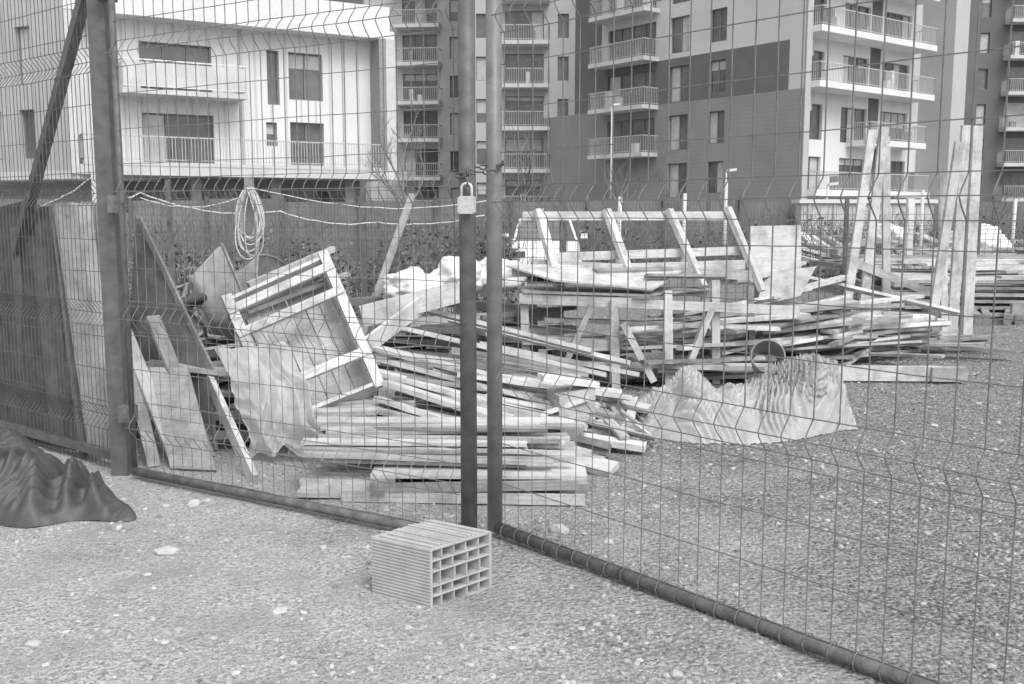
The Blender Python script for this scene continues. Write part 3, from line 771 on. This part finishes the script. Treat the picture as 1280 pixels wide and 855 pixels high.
# ------------------------------------------------------------------ buildings
def facade(mb,O,d,W,z0,z1,ops,matf,dep=.22,usplit=(),zsplit=(),nrm=None):
    O=Vector((O[0],O[1],0));d=Vector((d[0],d[1],0)).normalized()
    n=Vector((d.y,-d.x,0)) if nrm is None else Vector((*nrm,0)).normalized()
    us=sorted(set([0,W]+[x for o in ops for x in o[:2]]+list(usplit))); zs=sorted(set([z0,z1]+[x for o in ops for x in o[2:4]]+list(zsplit)))
    us=[u for u in us if 0<=u<=W]; zs=[z for z in zs if z0<=z<=z1]
    for i in range(len(us)-1):
        for j in range(len(zs)-1):
            uc=(us[i]+us[i+1])/2;zc=(zs[j]+zs[j+1])/2
            if any(o[0]<uc<o[1] and o[2]<zc<o[3] for o in ops): continue
            a,b_,c,e=us[i],us[i+1],zs[j],zs[j+1]
            P=[O+d*a+Vector((0,0,c)),O+d*b_+Vector((0,0,c)),O+d*b_+Vector((0,0,e)),O+d*a+Vector((0,0,e))]
            mb.quad(*P,matf(uc,zc),[(a,c),(b_,c),(b_,e),(a,e)])
    for o in ops:
        a,b_,c,e=o[:4]; mull=o[4] if len(o)>4 else 2
        Z=Vector((0,0,1)); q=-n*dep
        A_=O+d*a+Z*c;B_=O+d*b_+Z*c;C_=O+d*b_+Z*e;D_=O+d*a+Z*e
        fm=matf((a+b_)/2,(c+e)/2)
        mb.quad(A_,A_+q,D_+q,D_,fm);mb.quad(B_,B_+q,C_+q,C_,fm);mb.quad(A_,B_,B_+q,A_+q,fm);mb.quad(D_,C_,C_+q,D_+q,fm)
        mb.quad(A_+q,B_+q,C_+q,D_+q,'glass')
        fr=.05
        def bar(u0,u1,za,zb,mk='frame',off=.03,th=.03): 
            mb.boxv(O+d*(u0+u1)/2+Z*(za+zb)/2+q+n*off,d*(u1-u0)/2,n*th,Z*(zb-za)/2,mk)
        bar(a,a+fr,c,e);bar(b_-fr,b_,c,e);bar(a+fr,b_-fr,c,c+fr);bar(a+fr,b_-fr,e-fr,e)
        for k in range(1,mull):
            u=a+(b_-a)*k/mull; bar(u-.03,u+.03,c+fr,e-fr)
        r=R()
        if r<.35: 
            k=random.randrange(mull); u0=a+(b_-a)*k/mull+.06; u1=a+(b_-a)*(k+1)/mull-.06
            bar(u0,u1,c+.06,e-.06,'blind',.012,.006)
        elif r<.55: bar(a+.06,b_-.06,e-U(.3,1.0),e-.06,'blind',.012,.006)
def balcony(mb,O,d,n,u0,u1,z,dep=1.4,h=1.05,mk='rail',slab='slab',step=.13,panel=None,th=.09,junk=False):
    O=Vector((O[0],O[1],0));d=Vector((d[0],d[1],0)).normalized();n=Vector((n[0],n[1],0)).normalized();Z=Vector((0,0,1))
    mb.boxv(O+d*(u0+u1)/2+n*dep/2+Z*z,d*(u1-u0)/2,n*dep/2,Z*th,slab)
    zt=z+th+h
    def seg(p,q):
        L_=(q-p).length; e=(q-p).normalized(); o=Z.cross(e)
        mb.boxv((p+q)/2+Z*zt,e*L_/2,o*.025,Z*.025,mk); mb.boxv((p+q)/2+Z*(z+th+.1),e*L_/2,o*.015,Z*.015,mk)
        if panel: mb.boxv((p+q)/2+Z*(z+th+h*.5),e*L_/2*.99,o*.01,Z*h*.42,panel)
        k=max(1,int(L_/(step if not panel else .9)))
        for i in range(k+1):
            c=p+e*L_*i/k; mb.boxv(c+Z*(z+th+h/2),e*.011,o*.011,Z*h/2,mk)
    a=O+d*(u0+.04);b_=O+d*(u1-.04);q=n*(dep-.05)
    seg(a,a+q);seg(a+q,b_+q);seg(b_+q,b_)
    if junk:
        for i in range(random.randrange(1,4)):
            u=U(u0+.5,u1-.8);w=U(.2,.5);hh=U(.4,1.3)
            mb.boxv(O+d*u+n*U(.3,dep-.4)+Z*(z+th+hh/2),d*w/2,n*.2,Z*hh/2,random.choice(('slab','dark','mid','white')))
LB=empty('white_apartment_building'); mb=MB()
O=Vector((-15.8,36.7));d=Vector((.86,.51)).normalized();n=Vector((d.y,-d.x))
Ow=O-n*.9
ops=[(2.5,5.2,6.15,8.05,3),(8.3,9.75,6.2,8.1,2),(7.4,7.9,5.95,8.1,1),(2.5,5.2,3.5,5.4,3),(8.3,9.75,3.55,5.3,2),(7.3,7.75,4.3,5.25,1)]
facade(mb,Ow,d,12.4,3.3,8.8,ops,lambda u,z:'whiteslat')
D3=Vector((d.x,d.y,0));N3=Vector((n.x,n.y,0));Z=Vector((0,0,1));O3=Vector((O.x,O.y,0))
def bx(u0,u1,n0,n1,z0,z1,mk): mb.boxv(O3+D3*(u0+u1)/2+N3*(n0+n1)/2+Z*(z0+z1)/2,D3*(u1-u0)/2,N3*(n1-n0)/2,Z*(z1-z0)/2,mk)
bx(-.2,12.6,-12,.05,3.0,3.36,'slab'); bx(-.2,12.6,-12,.05,8.8,9.12,'white'); bx(11.9,12.6,-12,.03,3.36,8.8,'mid'); bx(12.2,12.62,-.9,.06,3.36,8.8,'slab')
bx(-.2,.1,-.9,.03,3.36,8.8,'slab')
bx(-.1,12.4,-.06,.02,9.12,10.1,'white'); bx(.5,12.3,-3,-2.4,9.12,12.5,'grey')
for i in range(4): bx(1.2+i*3,3.2+i*3,-2.4,-2.36,9.4,11.6,'glass')
bx(-.5,13,-8,0,12.5,12.8,'white')
bx(.3,12.2,-12,-2.6,0,3.0,'mid'); 
for i in range(4): bx(1+i*3.2,1.4+i*3.2,-1.2,-.8,0,3.0,'mid')
for i in range(4): bx(1.6+i*2.8,3.2+i*2.8,-2.6,-2.55,.3,2.5,'glass')
for u in (6.3,10.6): bx(u,u+.09,-.9,-.82,3.4,8.8,'rail')
balcony(mb,(O3-N3*.9)[:2],d,n,1.6,6.2,6.05,1.35,1.05,'white',panel='slab')
balcony(mb,(O3-N3*.9)[:2],d,n,.2,12.1,3.40,.95,.95,'rail',panel=None,step=.12)
mb.make('main_volume',LB); mb=MB()
wd=Vector((-.9,.43)).normalized(); wn=Vector((wd.y,-wd.x));
if wn.y>0: wn=-wn
ops=[]
for u in (2.1,3.9,8,12): ops+=[(u,u+.8,6.3,8.4,1),(u,u+.8,3.6,5.4,1)]
facade(mb,O-wn*.02,wd,30,3.0,16,ops,lambda u,z:'greyslat',nrm=(wn.x,wn.y))
facade(mb,O-wn*1.5,wd,30,0,3.0,[],lambda u,z:'mid',nrm=(wn.x,wn.y))
mb.boxv(O3+Vector((wd.x,wd.y,0))*15-Vector((wn.x,wn.y,0))*2+Z*2.98,Vector((wd.x,wd.y,0))*15,Vector((wn.x,wn.y,0))*2.05,Z*.15,'slab')
mb.make('side_wing',LB)

RB=empty('grey_apartment_building'); mb=MB()
Oc=Vector((15.9,55.6)); dl=Vector((-.61,.79)).normalized(); nl=Vector((-.79,-.61)).normalized()
SL=[2.3+2.95*i for i in range(8)]
def mf(u,z):
    if z<8.35: return 'mid'
    if z<11.05: return 'dark' if u>1.0 else 'greyl'
    if u>16.2: return 'dark'
    return 'greyl'
ops=[]
for s in SL:
    if s>21: continue
    ops+=[(5.5,6.8,s+.45,s+2.35,2),(8.4,10.0,s+.2,s+2.35,2)]
    if s>4: ops+=[(11.2,15.6,s+.15,s+2.35,4)]
facade(mb,Oc,dl,18.9,0,23,ops,mf,nrm=(nl.x,nl.y),usplit=(1.0,16.2),zsplit=(8.35,11.05))
o2=Oc+dl*18.9
facade(mb,o2,dl,3.4,0,8.35,[],lambda u,z:'mid',nrm=(nl.x,nl.y))
for s in SL[1:]: balcony(mb,Oc,dl,nl,10.9,16.0,s,1.4,1.05,'rail',step=.14,th=.13,junk=True)
mb.make('north_wing',RB); mb=MB()
dr=Vector((.79,.61)).normalized(); nr=Vector((.61,-.79)).normalized()
ops=[]
for s in SL: ops+=[(1.0,2.6,s+.5,s+2.5,2),(4.4,7.0,s+.45,s+2.5,3),(8.4,11.4,s+.45,s+2.5,4)]
ops=[o for o in ops if o[3]<23]
facade(mb,Oc-nr*1.0+dr*.6,dr,12.6,0,23,ops,lambda u,z:'white' if not(7.1<u<8.2) else 'dark',nrm=(nr.x,nr.y),usplit=(7.1,8.2))
O4=Vector((Oc.x,Oc.y,0));DR=Vector((dr.x,dr.y,0));NR=Vector((nr.x,nr.y,0))
mb.boxv(O4+DR*.35-NR*.45+Z*11.5,DR*.25,NR*.5,Z*11.5,'grey')
for i,s in enumerate(SL):
    balcony(mb,Oc-nr*1.0+dr*.6,dr,nr,(0 if i!=1 else 5),(11.7 if i!=1 else 11),s+.4,1.6,1.0,'rail',slab='white',step=.14,th=.17,junk=True)
mb.boxv(O4+DR*14.0+Vector((0,0,11.5)),DR*.8,NR*1.2,Z*11.5,'grey')
for s in (5.6,8.6): mb.boxv(O4+DR*1.3-NR*.85+Z*(s+2.0),DR*.4,NR*.2,Z*.3,'slab')
mb.make('balcony_wing',RB)

def tower(name,x0,x1,y,bx0,bx1,slabs,wm,rail,h,win=(),tilt=0,dk=None):
    e=empty(name); mb=MB(); W=x1-x0
    d=Vector((math.cos(tilt),math.sin(tilt))); n=Vector((d.y,-d.x))
    ops=[]
    for s in slabs:
        ops.append((bx0-x0+.4,bx1-x0-.4,s+.15,s+2.4,3))
        for w in win: ops.append((w-x0,w-x0+.8,s+.5,s+2.2,1))
    facade(mb,(x0,y),d,W,0,h,ops,lambda u,z:wm if not dk or not(dk[0]<u+x0<dk[1]) else 'mid',usplit=[q-x0 for q in (dk or ())])
    for s in slabs: balcony(mb,(x0,y),d,n,bx0-x0,bx1-x0,s,1.4,1.05,rail,step=.16,th=.14,junk=True)
    mb.quad((x0,y,0),(x0,y+14,0),(x0,y+14,h),(x0,y,h),'mid')
    q=Vector((x0,y))+d*W
    mb.quad((q.x,q.y,0),(q.x,q.y+14,0),(q.x,q.y+14,h),(q.x,q.y,h),'mid')
    mb.make('facade',e)
tower('apartment_tower',-3.9,4.9,74,-.9,2.7,[1.6,4.6,7.6,10.6,13.6,16.6,19.6],'grey','rail',26,win=(3.3,-2.6))
tower('apartment_tower',-11.5,-3.7,82,-9.1,-5.5,[1.4,4.3,7.3,10.2,13.2,16.1,19.1,22],'grey','rail',29,win=(-4.9,),tilt=-.12)
tower('apartment_tower',37.5,64,88,42.2,50,[2.7,5.7,8.7,11.7,14.7,17.7,20.7],'dark','rail',29,win=(40.2,))
tower('apartment_tower',2,40,110,8,14,[4,7,10,13,16,19,22,25],'mid','rail',33,win=(18,22,26))
tower('apartment_tower',-60,-10,105,-30,-24,[4,7,10,13,16,19,22,25],'grey','rail',33,win=(-20,-40))

# ------------------------------------------------------------------ light & world
w=bpy.data.worlds.new('World'); scene.world=w; w.use_nodes=True; nt=w.node_tree
sky=nt.nodes.new('ShaderNodeTexSky'); sky.sky_type='NISHITA'; sky.sun_disc=False
sky.sun_elevation=math.radians(52); sky.sun_rotation=math.radians(150); sky.dust_density=4; sky.air_density=2
hs=nt.nodes.new('ShaderNodeHueSaturation'); hs.inputs['Saturation'].default_value=.04; hs.inputs['Value'].default_value=1.3
nt.links.new(sky.outputs[0],hs.inputs['Color']); nt.links.new(hs.outputs[0],nt.nodes['Background'].inputs[0])
nt.nodes['Background'].inputs[1].default_value=.15
sd=bpy.data.lights.new('sun','SUN'); sd.energy=1.2; sd.angle=math.radians(34); sd.color=(1,.995,.985)
so=bpy.data.objects.new('sun',sd); scene.collection.objects.link(so)
el=math.radians(52); v=Vector((math.cos(el)*.5,-math.cos(el)*.866,math.sin(el)))
so.rotation_euler=(v).to_track_quat('Z','Y').to_euler()
scene.view_settings.view_transform='Standard'; scene.view_settings.look='None'; scene.view_settings.exposure=0

cam=bpy.data.cameras.new('Camera'); co=bpy.data.objects.new('Camera',cam); scene.collection.objects.link(co)
cam.sensor_width=36; cam.lens=1244/1280*36; cam.clip_end=2000
co.location=(0,0,1.6); co.rotation_euler=(math.radians(90-7.4),0,0)
scene.camera=co
